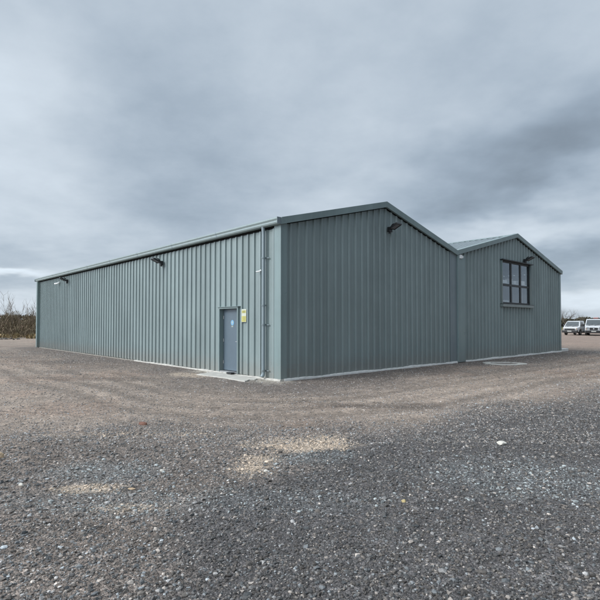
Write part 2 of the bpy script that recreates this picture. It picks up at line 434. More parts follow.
# loose stones lying on the yard: uncountable
ico = bmesh.new(); bmesh.ops.create_icosphere(ico, subdivisions=1, radius=1)
IV = np.array([v.co[:] for v in ico.verts]); IF = np.array([[v.index for v in f.verts] for f in ico.faces]); ico.free()
def scatter(name, mt, X, Y, S, colors, sink=.25, flat=.6):
    n = len(X); V = np.broadcast_to(IV, (n, 12, 3)).copy()
    V *= (1+RNG.uniform(-.42, .36, (n, 12, 1)))
    sc = np.stack([np.ones(n), RNG.uniform(.55, 1, n), RNG.uniform(flat*.6, flat*1.2, n)], 1)*S[:, None]
    V *= sc[:, None, :]
    a = RNG.uniform(0, 2*PI, n); ti = RNG.normal(0, .3, n)
    ct, st_ = np.cos(ti)[:, None], np.sin(ti)[:, None]
    y = V[..., 1]*ct-V[..., 2]*st_; z_ = V[..., 1]*st_+V[..., 2]*ct; V[..., 1] = y; V[..., 2] = z_
    ca_, sa_ = np.cos(a)[:, None], np.sin(a)[:, None]
    x = V[..., 0]*ca_-V[..., 1]*sa_; y = V[..., 0]*sa_+V[..., 1]*ca_; V[..., 0] = x; V[..., 1] = y
    V[..., 0] += X[:, None]; V[..., 1] += Y[:, None]; V[..., 2] += (height(X, Y)+S*flat*(.5-sink))[:, None]
    Ff = (IF[None]+(np.arange(n)*12)[:, None, None]).reshape(-1, 3)
    return np_mesh(name, V.reshape(-1, 3), Ff, mt, {'tint': np.repeat(colors, 12, 0)})
sm = bpy.data.materials.new('loose_stone'); sm.use_nodes = True; t = NT(sm); b = sm.node_tree.nodes['Principled BSDF']
ta = t.add('ShaderNodeAttribute', attribute_name='tint').outputs['Color']
tcs = t.add('ShaderNodeTexCoord').outputs['Object']
t.link(t.mix(1., ta, t.ramp(t.noise(tcs, 90, 4, .7), [(.25, .7), (.75, 1.3)]), 'MULTIPLY'), b.inputs['Base Color'])
b.inputs['Roughness'].default_value = .75
N = 220000
Yc = 2.0 + 12.5*RNG.random(N)**1.35
Xc = RNG.uniform(-1, 1, N)*(Yc*.68+1.6)
st, dk, sd_, bl, we = zones(Xc, Yc)
keep = RNG.random(N) < (.16+.84*st+.5*sd_)*(.55+.9*fbm(Xc, Yc, 1.7, 4))
lx_, ly_ = local(Xc, Yc); keep &= ~((lx_ > -.25) & (ly_ > -.25))
Xc, Yc, st, dk, sd_, bl = [q[keep] for q in (Xc, Yc, st, dk, sd_, bl)]
n = len(Xc)
S = np.clip(RNG.lognormal(-4.86, .42, n), .004, .027)*(1+.05*np.maximum(Yc-4, 0))
S[RNG.random(n) < .012] *= 1.5
bb = RNG.random(n)
lum = np.where(bb < .50, RNG.uniform(.05, .12, n), np.where(bb < .82, RNG.uniform(.12, .22, n), np.where(bb < .98, RNG.uniform(.22, .42, n), RNG.uniform(.42, .66, n))))
hue = RNG.random(n)[:, None]
warm = P(1.12, .98, .86); cool = P(.95, 1.0, 1.02); neu = P(1.03, .99, .95)
S = S*(.45+.55*np.clip(st*1.6, 0, 1))
lum = lum*st+(1-st)*RNG.uniform(.13, .30, n)
tint = np.where(hue < .45, warm, np.where(hue < .82, neu, cool))
cc = tint*lum[:, None]*(1-.30*dk[:, None])*(1+.15*(1-st[:, None]))
msk = (RNG.random(n) < sd_*.85); cc[msk] = P(.46, .37, .285)*RNG.uniform(.6, 1.35, msk.sum())[:, None]
msk = (RNG.random(n) < bl*.4); cc[msk] = P(.27, .29, .285)*RNG.uniform(.6, 1.5, msk.sum())[:, None]
o = scatter('loose_gravel', sm, Xc, Yc, S, cc)
tag(o, 'loose grey crushed stone scattered over the yard in the foreground', 'gravel', kind='stuff')
n = 90000
Ym = 6.5+22*RNG.random(n)**1.5; Xm = RNG.uniform(-1, 1, n)*(Ym*.66+1.5); lx_, ly_ = local(Xm, Ym)
keep = ~((lx_ > -.2) & (ly_ > -.2)) & (RNG.random(n) < .25+1.1*fbm(Xm, Ym, .8, 4)-.35*np.clip(ruts(Xm, Ym), 0, 1)); Xm, Ym = Xm[keep], Ym[keep]; n = len(Xm)
lum = np.where(RNG.random(n) < .5, RNG.uniform(.07, .15, n), RNG.uniform(.22, .42, n))
cc = np.where(RNG.random(n)[:, None] < .6, P(1.12, .97, .85), P(1., .98, .96))*lum[:, None]
o = scatter('track_pebbles', sm, Xm, Ym, np.clip(RNG.lognormal(-4.75, .35, n), .005, .02)*(1+.05*(Ym-6)), cc, sink=.35, flat=.5)
tag(o, 'small brown and grey pebbles trodden into the tan vehicle track', 'gravel', kind='stuff')

# individual rocks that stand out
def rock(name, u, v, w, h, colm, label, cat='stone', dep=.7, seed=0, name2=None):
    x, y = on_ground(u, v); r = np.random.default_rng(seed)
    bm = bmesh.new(); bmesh.ops.create_icosphere(bm, subdivisions=3, radius=1)
    ph = r.uniform(0, 6, 9)
    for vv in bm.verts:
        p = vv.co; k = 1+.16*math.sin(2.3*p.x+ph[0])+.13*math.sin(3.1*p.y+ph[1]+p.x)+.10*math.sin(4*p.z+ph[2]+2*p.y)+.05*math.sin(9*p.x+ph[3])*math.sin(8*p.y)
        q = p*k
        for pl in range(5):   # chipped flat faces
            nrm = Vector((math.cos(ph[pl]*2.1), math.sin(ph[pl]*2.1), .35*math.sin(ph[pl+3]))).normalized()
            dd = q.dot(nrm)-.72
            if dd > 0: q = q - nrm*dd*.85
        vv.co = Vector((q.x*w/2, q.y*w/2*dep, q.z*h/2))
    me = bpy.data.meshes.new(name); bm.to_mesh(me); bm.free(); me.materials.append(colm)
    o = bpy.data.objects.new(name, me); COL.objects.link(o)
    o.location = (x, y, float(height(np.array([x]), np.array([y]))[0])+h*.28); o.rotation_euler = (0, 0, r.uniform(-.4, .4))
    return tag(o, label, cat)
R1 = mat('pale_limestone', (.55, .52, .46), .85, var=.2, vscale=30, bump=.6)
R2 = mat('tan_sandstone', (.42, .31, .20), .9, var=.25, vscale=25, bump=.6)
R3 = mat('rust_brown_clay', (.17, .085, .06), .9, var=.3, vscale=25, bump=.6)
R4 = mat('yellowish_stone', (.55, .44, .22), .85, var=.2, vscale=30, bump=.6)
rock('stone', 501, 443.5, .13, .06, R1, 'pale limestone chunk alone on the grey gravel at the right', seed=1)
rock('stone', 2, 457, .10, .07, R2, 'tan rounded stone at the far left edge of the yard', seed=2)
rock('brick_fragment', 143, 425, .17, .055, R3, 'dark rust brown broken brick lump on the left of the yard', 'rubble', dep=.5, seed=3)
rock('stone', 403, 502, .045, .03, R4, 'small yellowish stone nearest the camera on the dark gravel', seed=4)
rock('stone', 266, 470, .055, .03, R1, 'small whitish stone beside the sandy patch in the centre', seed=5)
rock('stone', 24, 484, .06, .035, R1, 'white pebble low on the left foreground gravel', seed=6)
rock('stone', 163, 470, .055, .03, R1, 'cream pebble between the sandy streak and the middle of the yard', seed=7)
rock('stone', 133, 487, .09, .02, R2, 'thin flat buff stone right of the sandy streak', dep=.35, seed=8)

# ------------------------------------------------------------------ warehouse
B = empty('warehouse', C0, TH, label='grey-green twin-gabled steel clad warehouse standing on the gravel yard', cat='warehouse')
EAVE = 4.42; V1 = 9.14; AP1, AP2 = V1/2, (V1+LX)/2
Z1, Z2 = 5.62, 5.80                                       # ridge heights of the sheeting
def gtop(s):
    if s <= V1: return EAVE+(Z1-EAVE)*(1-abs(s-AP1)/(V1/2))
    return EAVE+(Z2-EAVE)*(1-abs(s-AP2)/((LX-V1)/2))
RD = .046
def profile(s0, s1, start=.15):
    pts = [(s0, 0.)]; c = s0+start
    rib = [(-.043, 0), (-.023, RD), (.023, RD), (.043, 0), (.115, 0), (.121, .004), (.135, .004), (.141, 0), (.17, 0), (.176, .004), (.19, .004), (.196, 0)]
    while c < s1-.05:
        for a, d_ in rib:
            if s0+.002 < c+a < s1-.002: pts.append((c+a, d_))
        c += PITCH
    pts.append((s1, 0.)); return pts
def ribbed(s0, s1, topf, place, cuts=(), extra=(), start=.15, z0=.05):
    pts = profile(s0, s1, start)
    def dat(s):
        for (a, da), (b_, db) in zip(pts[:-1], pts[1:]):
            if a <= s <= b_: return da+(db-da)*(s-a)/max(b_-a, 1e-6)
        return 0
    ex = list(extra)
    for (a, b_, _, _) in cuts: ex += [a, b_]
    for e in ex:
        if s0 < e < s1: pts.append((e, dat(e)))
    pts.sort(); mb = MB()
    for (a, da), (b_, db) in zip(pts[:-1], pts[1:]):
        if b_-a < 1e-5: continue
        mid = (a+b_)/2; iv = [(z0, None)]
        for (ca_, cb, cz0, cz1) in cuts:
            if ca_ < mid < cb: iv = ([(z0, cz0)] if cz0 > z0 else [])+[(cz1, None)]
        for (za, zb) in iv:
            ta_, tb_ = (topf(a), topf(b_)) if zb is None else (zb, zb)
            mb.poly([place(a, da, za), place(b_, db, za), place(b_, db, tb_), place(a, da, ta_)])
    return mb
pl_left = lambda s, d_, z_: (-d_, s, z_)
pl_front = lambda s, d_, z_: (s, -d_, z_)
pl_right = lambda s, d_, z_: (LX+d_, s, z_)
pl_back = lambda s, d_, z_: (s, LY+d_, z_)
DS0, DS1, DZ = 2.03, 3.01, 2.05                            # personnel door
WS0, WS1, WZ0, WZ1 = 13.22, 16.30, 2.50, 4.50              # gable window
SIDE_TOP = EAVE-.165
gsheet = lambda s: gtop(s)-.108
w = ribbed(0, LY, lambda s: SIDE_TOP, pl_left, cuts=[(DS0, DS1, 0, DZ)], start=.285).build('side_wall', M['clad'], B, fix=False); w['label'] = 'long ribbed side wall with the grey door'
w = ribbed(0, V1, gsheet, pl_front, extra=[AP1], start=.33).build('gable_wall', M['clad'], B, fix=False); w['label'] = 'blank ribbed gable wall at the near corner'
w = ribbed(V1, LX, gsheet, pl_front, cuts=[(WS0, WS1, WZ0, WZ1)], extra=[AP2], start=.72).build('gable_wall', M['clad'], B, fix=False); w['label'] = 'ribbed gable wall with the six-pane window'
ribbed(0, LY, lambda s: EAVE, pl_right).build('side_wall', M['clad'], B, fix=False)
ribbed(0, LX, gtop, pl_back, extra=[AP1, V1, AP2]).build('rear_wall', M['clad'], B, fix=False)
# inner liner keeps daylight out of the shed
mb = MB()
mb.poly([(.12, LY-.1, 0), (LX-.1, LY-.1, 0), (LX-.1, LY-.1, EAVE), (.12, LY-.1, EAVE)])
mb.build('inner_liner', M['inner'], B, fix=False)

# roofs: four ribbed slopes
def slope(sa, za, sb, zb):
    """ribs run down the slope; the sheet is swept along y"""
    pr = profile(-.10, LY+.08, .2); mb = MB()
    L = math.hypot(sb-sa, zb-za); nx_, nz_ = -(zb-za)/L, (sb-sa)/L
    if nz_ < 0: nx_, nz_ = -nx_, -nz_
    for (a, da), (b_, db) in zip(pr[:-1], pr[1:]):
        mb.poly([(sa+nx_*da, a, za+nz_*da), (sb+nx_*da, a, zb+nz_*da), (sb+nx_*db, b_, zb+nz_*db), (sa+nx_*db, b_, za+nz_*db)])
    return mb
UP = .03
for (sa, za, sb, zb) in ((-.10, EAVE-.025+UP, AP1, Z1+UP), (V1, EAVE+UP, AP1, Z1+UP), (V1, EAVE+UP, AP2, Z2+UP), (LX+.10, EAVE-.025+UP, AP2, Z2+UP)):
    slope(sa, za, sb, zb).build('roof', M['roof'], B, fix=False)
for s, zt in ((AP1, Z1), (AP2, Z2)):
    mb = MB(); fr = lambda t_, p, q: (s+p, t_, zt+q)
    mb.prism([(-.26, .012), (0, .085), (.26, .012), (.26, .022), (0, .10), (-.26, .022)], -.06, LY+.06, fr)
    mb.build('ridge_cap', M['trim'], B)
# verge trims along the gable slopes: box section with a drip
def verge(sa, za, sb, zb, yf, sgn):
    L = math.hypot(sb-sa, zb-za); ux, uz = (sb-sa)/L, (zb-za)/L
    vert = [(-.0, -.115), (.075, -.115), (.075, -.10), (.085, .075), (-.10, .09), (-.10, .075), (.0, .06)]
    mb = MB(); n = len(vert); k = 0
    for t_ in (0, 1):
        for (o_, q) in vert:
            mb.v.append((sa+(sb-sa)*t_, yf-sgn*(o_+.012), za+(zb-za)*t_+q))
    for i in range(n):
        j = (i+1) % n; mb.f.append((i, j, n+j, n+i))
    mb.f.append(tuple(range(n))); mb.f.append(tuple(range(n, 2*n)))
    return mb
for yf, sg in ((-RD, 1), (LY+RD, -1)):
    for (sa, za, sb, zb) in ((-.09, EAVE-.02, AP1, Z1), (AP1, Z1, V1+.02, EAVE), (V1-.02, EAVE, AP2, Z2), (AP2, Z2, LX+.09, EAVE-.02)):
        verge(sa, za+.03, sb, zb+.03, yf, sg).build('verge_trim', M['trim'], B)
# corner flashings
def lflash(x, y, sx, sy, wx, wy, name='corner_flashing', z1=EAVE-.02, m=M['trim']):
    mb = MB(); e = .05
    mb.box(min(x-sx*e, x-sx*(e-.006)), max(x-sx*e, x-sx*(e-.006)), min(y-sy*e, y+sy*wy), max(y-sy*e, y+sy*wy), .04, z1)
    mb.box(min(x-sx*(e-.007), x+sx*wx), max(x-sx*(e-.007), x+sx*wx), min(y-sy*e, y-sy*(e-.006)), max(y-sy*e, y-sy*(e-.006)), .04, z1)
    # returns that fold back to the sheet
    yr = y+sy*wy; xr = x+sx*wx
    mb.box(min(x-sx*(e-.007), x), max(x-sx*(e-.007), x), min(yr, yr-sy*.006), max(yr, yr-sy*.006), .04, z1)
    mb.box(min(xr, xr-sx*.006), max(xr, xr-sx*.006), min(y-sy*(e-.007), y), max(y-sy*(e-.007), y), .04, z1)
    return mb.build(name, m, B)
lflash(0, 0, 1, 1, .17, .24)
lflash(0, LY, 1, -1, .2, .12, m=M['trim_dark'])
MB().box(-.19, -.002, LY-.36, LY-.12, .03, EAVE-.12).build('corner_pipe_casing', M['trim'], B, bevel=.005)
lflash(LX, 0, -1, 1, .16, .2)
lflash(LX, LY, -1, -1, .2, .2)
# valley: flat closure panel and the boxed downpipe beside it
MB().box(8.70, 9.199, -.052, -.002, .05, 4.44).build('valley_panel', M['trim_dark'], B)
MB().box(9.20, 9.76, -.115, -.004, .02, 4.36).build('valley_pipe_casing', M['trim'], B, bevel=.006)
mb = MB().box(9.33, 9.47, -.16, -.09, 4.22, 4.36); mb.cyl((9.55, -.14, 4.29), (9.55, -.09, 4.29), .045); mb.build('gutter_outlet', M['whitep'], B)
# valley gutter behind the verge
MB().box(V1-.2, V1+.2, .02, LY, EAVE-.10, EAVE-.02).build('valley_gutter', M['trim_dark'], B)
# eaves gutter: ogee section hung in front of the long side walls
def gutter(x, sg):
    fr = lambda t_, p, q: (x-sg*p, t_, EAVE+q)
    prof = [(.055, -.10), (.15, -.10), (.185, -.085), (.205, -.05), (.205, -.01), (.235, .035), (.235, .075), (.222, .075), (.222, .04), (.19, -.005), (.19, -.05), (.17, -.075), (.145, -.087), (.068, -.087), (.068, .01), (.055, .01)]
    mb = MB(); mb.prism(prof, -.10, LY+.12, fr)
    return mb
gt = gutter(0, 1).build('eaves_gutter', M['gutter'], B)
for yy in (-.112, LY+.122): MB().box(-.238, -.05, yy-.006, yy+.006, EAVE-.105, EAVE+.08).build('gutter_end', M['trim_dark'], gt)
for q in range(8):
    y = 3.0+q*3.0
    MB().prism([(.053, -.103), (.152, -.103), (.188, -.087), (.208, -.052), (.208, -.010), (.238, .034), (.238, .078), (.234, .078), (.234, .035), (.204, -.009), (.204, -.05), (.185, -.084), (.15, -.0985), (.053, -.0985)], y-.03, y+.03, lambda t_, p, q_: (-p, t_, EAVE+q_)).build('gutter_joint', M['pipe'], gt)
gutter(LX, -1).build('eaves_gutter', M['gutter'], B)
# near-black strip that paints the gap shade under the gutter
MB().box(.03, .09, .0, LY, EAVE-.26, EAVE+.0).build('eaves_shade_strip', M['gap_shade'], B)
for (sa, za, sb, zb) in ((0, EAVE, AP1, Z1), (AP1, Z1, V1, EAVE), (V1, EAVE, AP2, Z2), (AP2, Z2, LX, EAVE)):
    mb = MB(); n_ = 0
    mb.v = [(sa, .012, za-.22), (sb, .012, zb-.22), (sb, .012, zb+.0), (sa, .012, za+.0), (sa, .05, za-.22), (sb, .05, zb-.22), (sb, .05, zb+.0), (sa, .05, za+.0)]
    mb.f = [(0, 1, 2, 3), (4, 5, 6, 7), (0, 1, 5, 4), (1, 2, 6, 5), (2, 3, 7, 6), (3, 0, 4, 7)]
    mb.build('verge_shade_strip', M['gap_shade'], B)  # shade below the verge trim painted as a near-black strip

def downpipe(x, y, sg):
    mb = MB(); xx = x-sg*.115
    mb.tube([(x-sg*.13, y, EAVE-.08), (xx, y, EAVE-.30), (xx, y, .16), (xx-sg*.05, y, .07)], .052, 16)
    dp = mb.build('downpipe', M['pipe'], B, smooth=False)
    for zz in (.25, 1.55, 2.1, 3.45):
        k = MB().cyl((xx, y, zz-.022), (xx, y, zz+.022), .062, n=16); k.box(min(x-sg*.04, xx), max(x-sg*.04, xx), y-.012, y+.012, zz-.012, zz+.012)
        if zz != 2.1: k.box(x-.055, x-.043, y-.17, y+.08, zz-.014, zz+.014)
        k.build('pipe_bracket', M['trim_dark'], dp)
downpipe(0, .64, 1)
downpipe(LX, LY-.6, -1)

# foundation edge
def edge(name, a, bnd, axis_, m, h=.06, out=.085, seed=0):
    r = random.Random(seed); mb = MB(); n = int((bnd-a)/.18); k = 0; rows = []
    for i in range(n+1):
        t_ = a+(bnd-a)*i/n; q_ = .5+.25*math.sin(t_*1.9+seed)+.15*math.sin(t_*4.7+2*seed)+r.uniform(-.08, .08); o_ = out*(.8+.35*q_); hh_ = h*(.55+.6*q_)
        P_ = [(t_, o_+.02, -.12), (t_, o_, hh_*.75), (t_, o_-.012, hh_), (t_, -.06, hh_+.004), (t_, -.06, -.12)]
        rows.append([(-p[1], p[0], p[2]) if axis_ == 'l' else (p[0], -p[1], p[2]) for p in P_])
    for p in rows: mb.v += p
    for i in range(n):
        for j in range(5):
            j2 = (j+1) % 5; mb.f.append((i*5+j, i*5+j2, i*5+5+j2, i*5+5+j))
    mb.f.append((0, 1, 2, 3, 4)); mb.f.append(tuple(n*5+q for q in (4, 3, 2, 1, 0)))
    return mb.build(name, m, B)
edge('foundation_edge', -.07, 9.5, 'l', M['conc'], h=.05, out=.08, seed=1)
edge('foundation_edge', 9.5, LY, 'l', M['dusty'], h=.03, out=.05, seed=4)
edge('foundation_edge', 0.06, 9.16, 'f', M['padw'], h=.07, out=.09, seed=2)
edge('foundation_edge', 9.8, LX, 'f', M['padw'], h=.07, out=.09, seed=3)
MB().box(.0, LX-.12, .0, LY-.12, -.1, .03).build('floor_slab', M['concpad'], B)

# personnel door
D = empty('door', (0, (DS0+DS1)/2, 0)); D.parent = B; D['label'] = 'blue-grey steel door in the long side wall'
hw = (DS1-DS0)/2
mb = MB()
mb.box(-.062, .15, -hw-.055, -hw, .04, DZ); mb.box(-.062, .15, hw, hw+.055, .04, DZ); mb.box(-.064, .152, -hw-.055, hw+.055, DZ, DZ+.05)
mb.box(-.10, -.0, -hw-.11, hw+.12, DZ+.052, DZ+.066)
mb.build('door_frame', M['trim'], D)
MB().box(.095, .145, -hw+.004, hw-.004, .10, DZ-.004).build('door_leaf', M['door'], D, bevel=.004)
MB().box(-.05, .16, -hw, hw, .03, .085).build('threshold', M['steel'], D)
for zz in (.35, 1.05, 1.78): MB().cyl((.088, hw-.022, zz-.05), (.088, hw-.022, zz+.05), .013, n=10).build('hinge', M['steel'], D)
mb = MB().cyl((.095, -hw+.09, 1.02), (.035, -hw+.09, 1.02), .012); mb.cyl((.04, -hw+.09, 1.02), (.04, -hw+.21, 1.02), .011); mb.box(.089, .094, -hw+.06, -hw+.12, .92, 1.10)
mb.build('door_handle', M['steel'], D)

# round door sticker and the board beside the door
sg = empty('door_sign', B.matrix_world @ Vector((0, 0, 0)), TH, label='round blue sticker with white lettering on the grey door', cat='sign')
bpy.context.view_layer.update()
Mx = Matrix.Translation(C0) @ Matrix.Rotation(TH, 4, 'Z')
def wpos(p): return Mx @ Vector(p)
sg.location = wpos((.0945, 2.50, 1.61))
MB().cyl((0, 0, 0), (-.003, 0, 0), .085, n=32).build('disc', M['signblue'], sg)
mb = MB(); mb.box(-.0045, -.0035, -.012, .012, -.05, .052); mb.box(-.0045, -.0035, -.05, .05, .006, .024)
for q in range(2): mb.box(-.0045, -.003, -.05+.01*q, .05-.01*q, -.115-.022*q, -.103-.022*q)
mb.build('lettering', M['signwhite'], sg)
sg = empty('notice_board', wpos((-.047, 1.68, 1.93)), TH, label='white and yellow safety notice fixed to the wall beside the door', cat='sign')
MB().box(-.006, 0, -.12, .12, -.30, .09).build('panel', M['signwhite'], sg)
MB().box(-.0085, -.0065, -.11, .11, -.29, -.12).build('warning_field', M['signyellow'], sg)
MB().box(-.0085, -.0065, -.10, .10, -.03, .05).build('warning_field', M['signyellow'], sg)
mb = MB()
for q in range(4): mb.box(-.0105, -.009, -.075+.01*(q % 2), .07, .036-.018*q, .041-.018*q)
for q in range(4): mb.box(-.0105, -.009, -.09, .06+.01*(q % 2), -.15-.036*q, -.144-.036*q)
mb.build('small_print', M['ink'], sg)
# boot scraper at the door foot
mb = MB().box(-.19, -.06, -.13, .13, .0, .05)
o = mb.build('door_mat', M['black'], None, bevel=.01); o.location = wpos((-.02, 2.25, .035)); o.rotation_euler = (0, 0, TH)
tag(o, 'small black rubber block on the concrete at the foot of the door', 'mat')
# pale concrete step
mb = MB(); r = random.Random(5); ring = []
for i in range(40):
    a = 2*PI*i/40; rx = .42*(1+.12*math.sin(3*a+1)+r.uniform(-.06, .06)); ry = 1.25*(1+.1*math.sin(2*a)+r.uniform(-.06, .06))
    cx = max(-1, min(1, 1.35*math.cos(a))); cy = max(-1, min(1, 1.25*math.sin(a)))
    ring.append((min(-.095, -.42+rx*cx), 1.95+ry*cy))
k = len(ring); mb.v = [(x, y, .024+r.uniform(-.003, .003)) for x, y in ring]+[(x*1.03-.02, y+(y-1.95)*.03, -.1) for x, y in ring]
mb.f = [tuple(range(k))]+[(i, (i+1) % k, k+(i+1) % k, k+i) for i in range(k)]
o = mb.build('door_step', M['concpad'], None); o.location = C0; o.rotation_euler = (0, 0, TH)
tag(o, 'worn pale concrete step slab in front of the grey door', 'step')

# gable window
W = empty('window', ((WS0+WS1)/2, 0, (WZ0+WZ1)/2)); W.parent = B; W['label'] = 'large dark framed six-pane window high in the gable'
hw, hh_ = (WS1-WS0)/2, (WZ1-WZ0)/2
mb = MB(); fy0, fy1 = -.005, .075; fw = .075
mb.box(-hw, hw, fy0, fy1, -hh_, -hh_+fw); mb.box(-hw, hw, fy0, fy1, hh_-fw, hh_)
for x in (-hw, hw-fw): mb.box(x, x+fw, fy0+.001, fy1-.001, -hh_+fw, hh_-fw)
mb.build('window_frame', M['frame'], W)
mx = [-hw/3+.01, hw/3+.01]
mb = MB()
for x in mx: mb.box(x-.065, x+.065, fy0+.003, fy1-.003, -hh_+fw, hh_-fw)
mb.build('mullion', M['frame'], W)
tz = -.12; edges = [-hw+fw, mx[0]-.065, mx[0]+.065, mx[1]-.065, mx[1]+.065, hw-fw]
for k in range(3):
    MB().box(edges[2*k], edges[2*k+1], fy0+.005, fy1-.005, tz-.05, tz+.05).build('transom', M['frame'], W)
    for (za, zb) in ((-hh_+fw, tz-.05), (tz+.05, hh_-fw)):
        x0, x1 = edges[2*k], edges[2*k+1]
        g1 = MB(); g1.box(x0, x1, .028, .036, za, zb); g1.build('window_pane', M['glass'], W)
MB().box(-hw-.10, hw+.14, -.16, .0, hh_+.003, hh_+.05).build('window_hood', M['frame'], W, bevel=.004)
mb = MB().box(-hw-.12, hw+.16, -.15, .0, -hh_-.15, -hh_-.025); mb.build('window_sill', M['trim'], W, bevel=.006)
MB().box(-hw-.12, hw+.16, -.155, .0, -hh_-.022, -hh_-.003).build('sill_edge', M['frame'], W)
for x in (-hw-.055, hw+.003): MB().box(x, x+.052, -.075, .0, -hh_, hh_).build('window_jamb', M['trim'], W)
# what the panes show inside
o = MB().box(11.2, 18.6, .35, 4.6, 2.34, 2.42).build('mezzanine_floor', M['inner'], B)
o = MB().box(11.2, 18.6, 4.6, 4.7, .03, 4.9).build('inner_partition', M['inner'], B)
def inside(name, boxes, m, label, cat):
    mb = MB()
    for b_ in boxes: mb.box(*b_)
    o = mb.build(name, m); o.location = C0; o.rotation_euler = (0, 0, TH); return tag(o, label, cat)
inside('shelf_unit', [(13.36, 14.0, .08, .30, 3.50, 3.62), (14.25, 14.55, .08, .30, 3.50, 3.72), (14.75, 14.93, .08, .30, 3.505, 3.64), (15.3, 15.95, .08, .30, 3.50, 3.68), (13.33, 16.15, .075, .32, 3.47, 3.499),
        (13.34, 13.36, .29, .32, 2.42, 3.469), (16.12, 16.15, .29, .32, 2.42, 3.469)], M['whitep'], 'white shelf with boxes seen through the gable window', 'shelf')
inside('worktop', [(13.35, 16.15, .36, 1.0, 2.59, 2.62), (13.4, 13.44, .95, .99, 2.42, 2.59), (16.06, 16.1, .95, .99, 2.42, 2.59), (13.4, 14.05, .37, .6, 2.621, 2.74), (14.25, 14.8, .37, .6, 2.621, 2.70)], M['whitep'], 'white worktop with papers behind the lower window panes', 'worktop')
inside('monitor', [(15.25, 15.85, .38, .42, 2.66, 2.98), (15.5, 15.6, .42, .46, 2.622, 2.8), (15.4, 15.7, .37, .52, 2.622, 2.64)], M['black'], 'black monitor behind the lower right window pane', 'monitor')

# floodlights
def flood(pos, rz, label, side=1, sc=1.):
    """bracket on the wall, swan arm and a tilted LED head, local -y is away from the wall"""
    r = empty('floodlight', pos, rz, label=label, cat='floodlight', group='floodlights fixed high on the warehouse walls')
    MB().box(-.09, .09, -.13, 0, -.11, .09).build('driver_box', M['black'], r, bevel=.01)
    a = MB(); pts = [(0, -.10, .07), (side*.0, -.19, .17), (0, -.27, .20)]
    a.tube(pts, .026, 8); a.build('arm', M['black'], r)
    Mh = Matrix.Translation((0, -.34, .10)) @ Matrix.Rotation(math.radians(-24), 4, 'X')
    h = MB(); h.box(-.17, .17, -.20, .20, -.022, .022, Mh)
    for (a0, a1, b0, b1) in ((-.17, .17, -.20, -.165), (-.17, .17, .165, .20), (-.17, -.14, -.165, .165), (.14, .17, -.165, .165)): h.box(a0, a1, b0, b1, -.045, -.022, Mh)
    for q in range(6): h.box(-.13+.048*q, -.115+.048*q, -.12, .12, .023, .05, Mh)
    hd = h.build('lamp_head', M['black'], r)
    MB().box(-.138, .138, -.163, .163, -.030, -.0225, Mh).build('lens', M['lens2'], hd)
    s_ = MB().cyl((0, -.06, -.17), (0, -.06, -.111), .04, n=14); s_.build('motion_sensor', M['black'], r)
    r.scale = (sc,)*3
    return r
def lpos(u):
    r_ = (u-300)/F; return (-.524-13.3*r_)/(.6709+.7416*r_)
def zat(s, dvec, y): return CAMH+(323-y)/F*(13.3+dvec*s)
s = lpos(163.5); flood(wpos((-RD-.01, s, zat(s, .7416, 263))), TH-PI/2, 'black floodlight on the middle of the long side wall', sc=.8)
s = lpos(69); flood(wpos((-RD-.01, s, zat(s, .7416, 281))), TH-PI/2, 'black floodlight near the far end of the long side wall', sc=.85)
flood(wpos((4.75, -RD-.01, 4.80)), TH, 'black floodlight below the peak of the blank near gable', sc=.85)
flood(wpos((15.55, -RD-.01, 4.66)), TH, 'black floodlight directly above the dark framed window', sc=.9)
# small cameras
def camera_unit(pos, rz, label, m, sc=1.):
    r = empty('security_camera', pos, rz, label=label, cat='camera')
    MB().cyl((0, 0, 0), (0, -.03, 0), .045, n=16).build('mount', m, r)
    MB().tube([(0, -.03, 0), (0, -.09, -.02)], .014).build('arm', m, r)
    b_ = MB().cyl((.02, -.06, -.045), (-.16, -.19, -.075), .038, n=16); h = b_.build('housing', m, r)
    MB().cyl((-.1601, -.1901, -.075), (-.172, -.199, -.077), .03, n=16).build('lens', M['black'], h)
    r.scale = (sc,)*3; return r
s = lpos(262); camera_unit(wpos((-RD, s, zat(s, .7416, 270.5))), TH-PI/2, 'small white camera on the side wall beside the corner downpipe', M['whitep'], .55)
s = lpos(60); camera_unit(wpos((-RD, s, zat(s, .7416, 282.5))), TH-PI/2, 'small white camera at the far end of the long side wall', M['whitep'], 1.1)

# ------------------------------------------------------------------ manhole ring, corner pad
x, y = on_ground(504, 364.0); r = random.Random(9)
mb = MB(); n = 36; rings = []
for (R_, zz) in ((.82, -.06), (.80, .03), (.52, .036), (.50, .01)):
    rr_ = []
    for i in range(n):
        a = 2*PI*i/n; k = 1+.06*math.sin(3*a+R_)+r.uniform(-.05, .05); rr_.append((math.cos(a)*R_*k, math.sin(a)*R_*k*.9, zz))
    rings.append(rr_)
for q in rings: mb.v += q
for j in range(3):
    for i in range(n): mb.f.append((j*n+i, j*n+(i+1) % n, (j+1)*n+(i+1) % n, (j+1)*n+i))
o = empty('manhole', (x, y, float(height(np.array([x]), np.array([y]))[0])), label='round manhole with a pale concrete surround in the gravel before the window gable', cat='manhole')
mb.build('concrete_surround', M['concpad'], o)
MB().cyl((0, 0, -.03), (0, 0, .014), .47, n=32).build('cover', mat('dusty_iron', (.16, .14, .125), .8, var=.3), o)
x, y = on_ground(563, 349)
o = empty('concrete_pad', wpos((LX+.75, .5, 0)), TH, label='small pale concrete pad with a dark stub post by the far gable corner', cat='concrete pad')
MB().box(-.5, .5, -.5, .5, -.05, .15).build('slab', M['padw'], o, bevel=.02)
mb = MB().cyl((-.1, .1, .121), (-.1, .1, .55), .06, n=12); mb.box(-.2, 0, .0, .2, .1215, .14); mb.build('stub_post', M['black'], o)

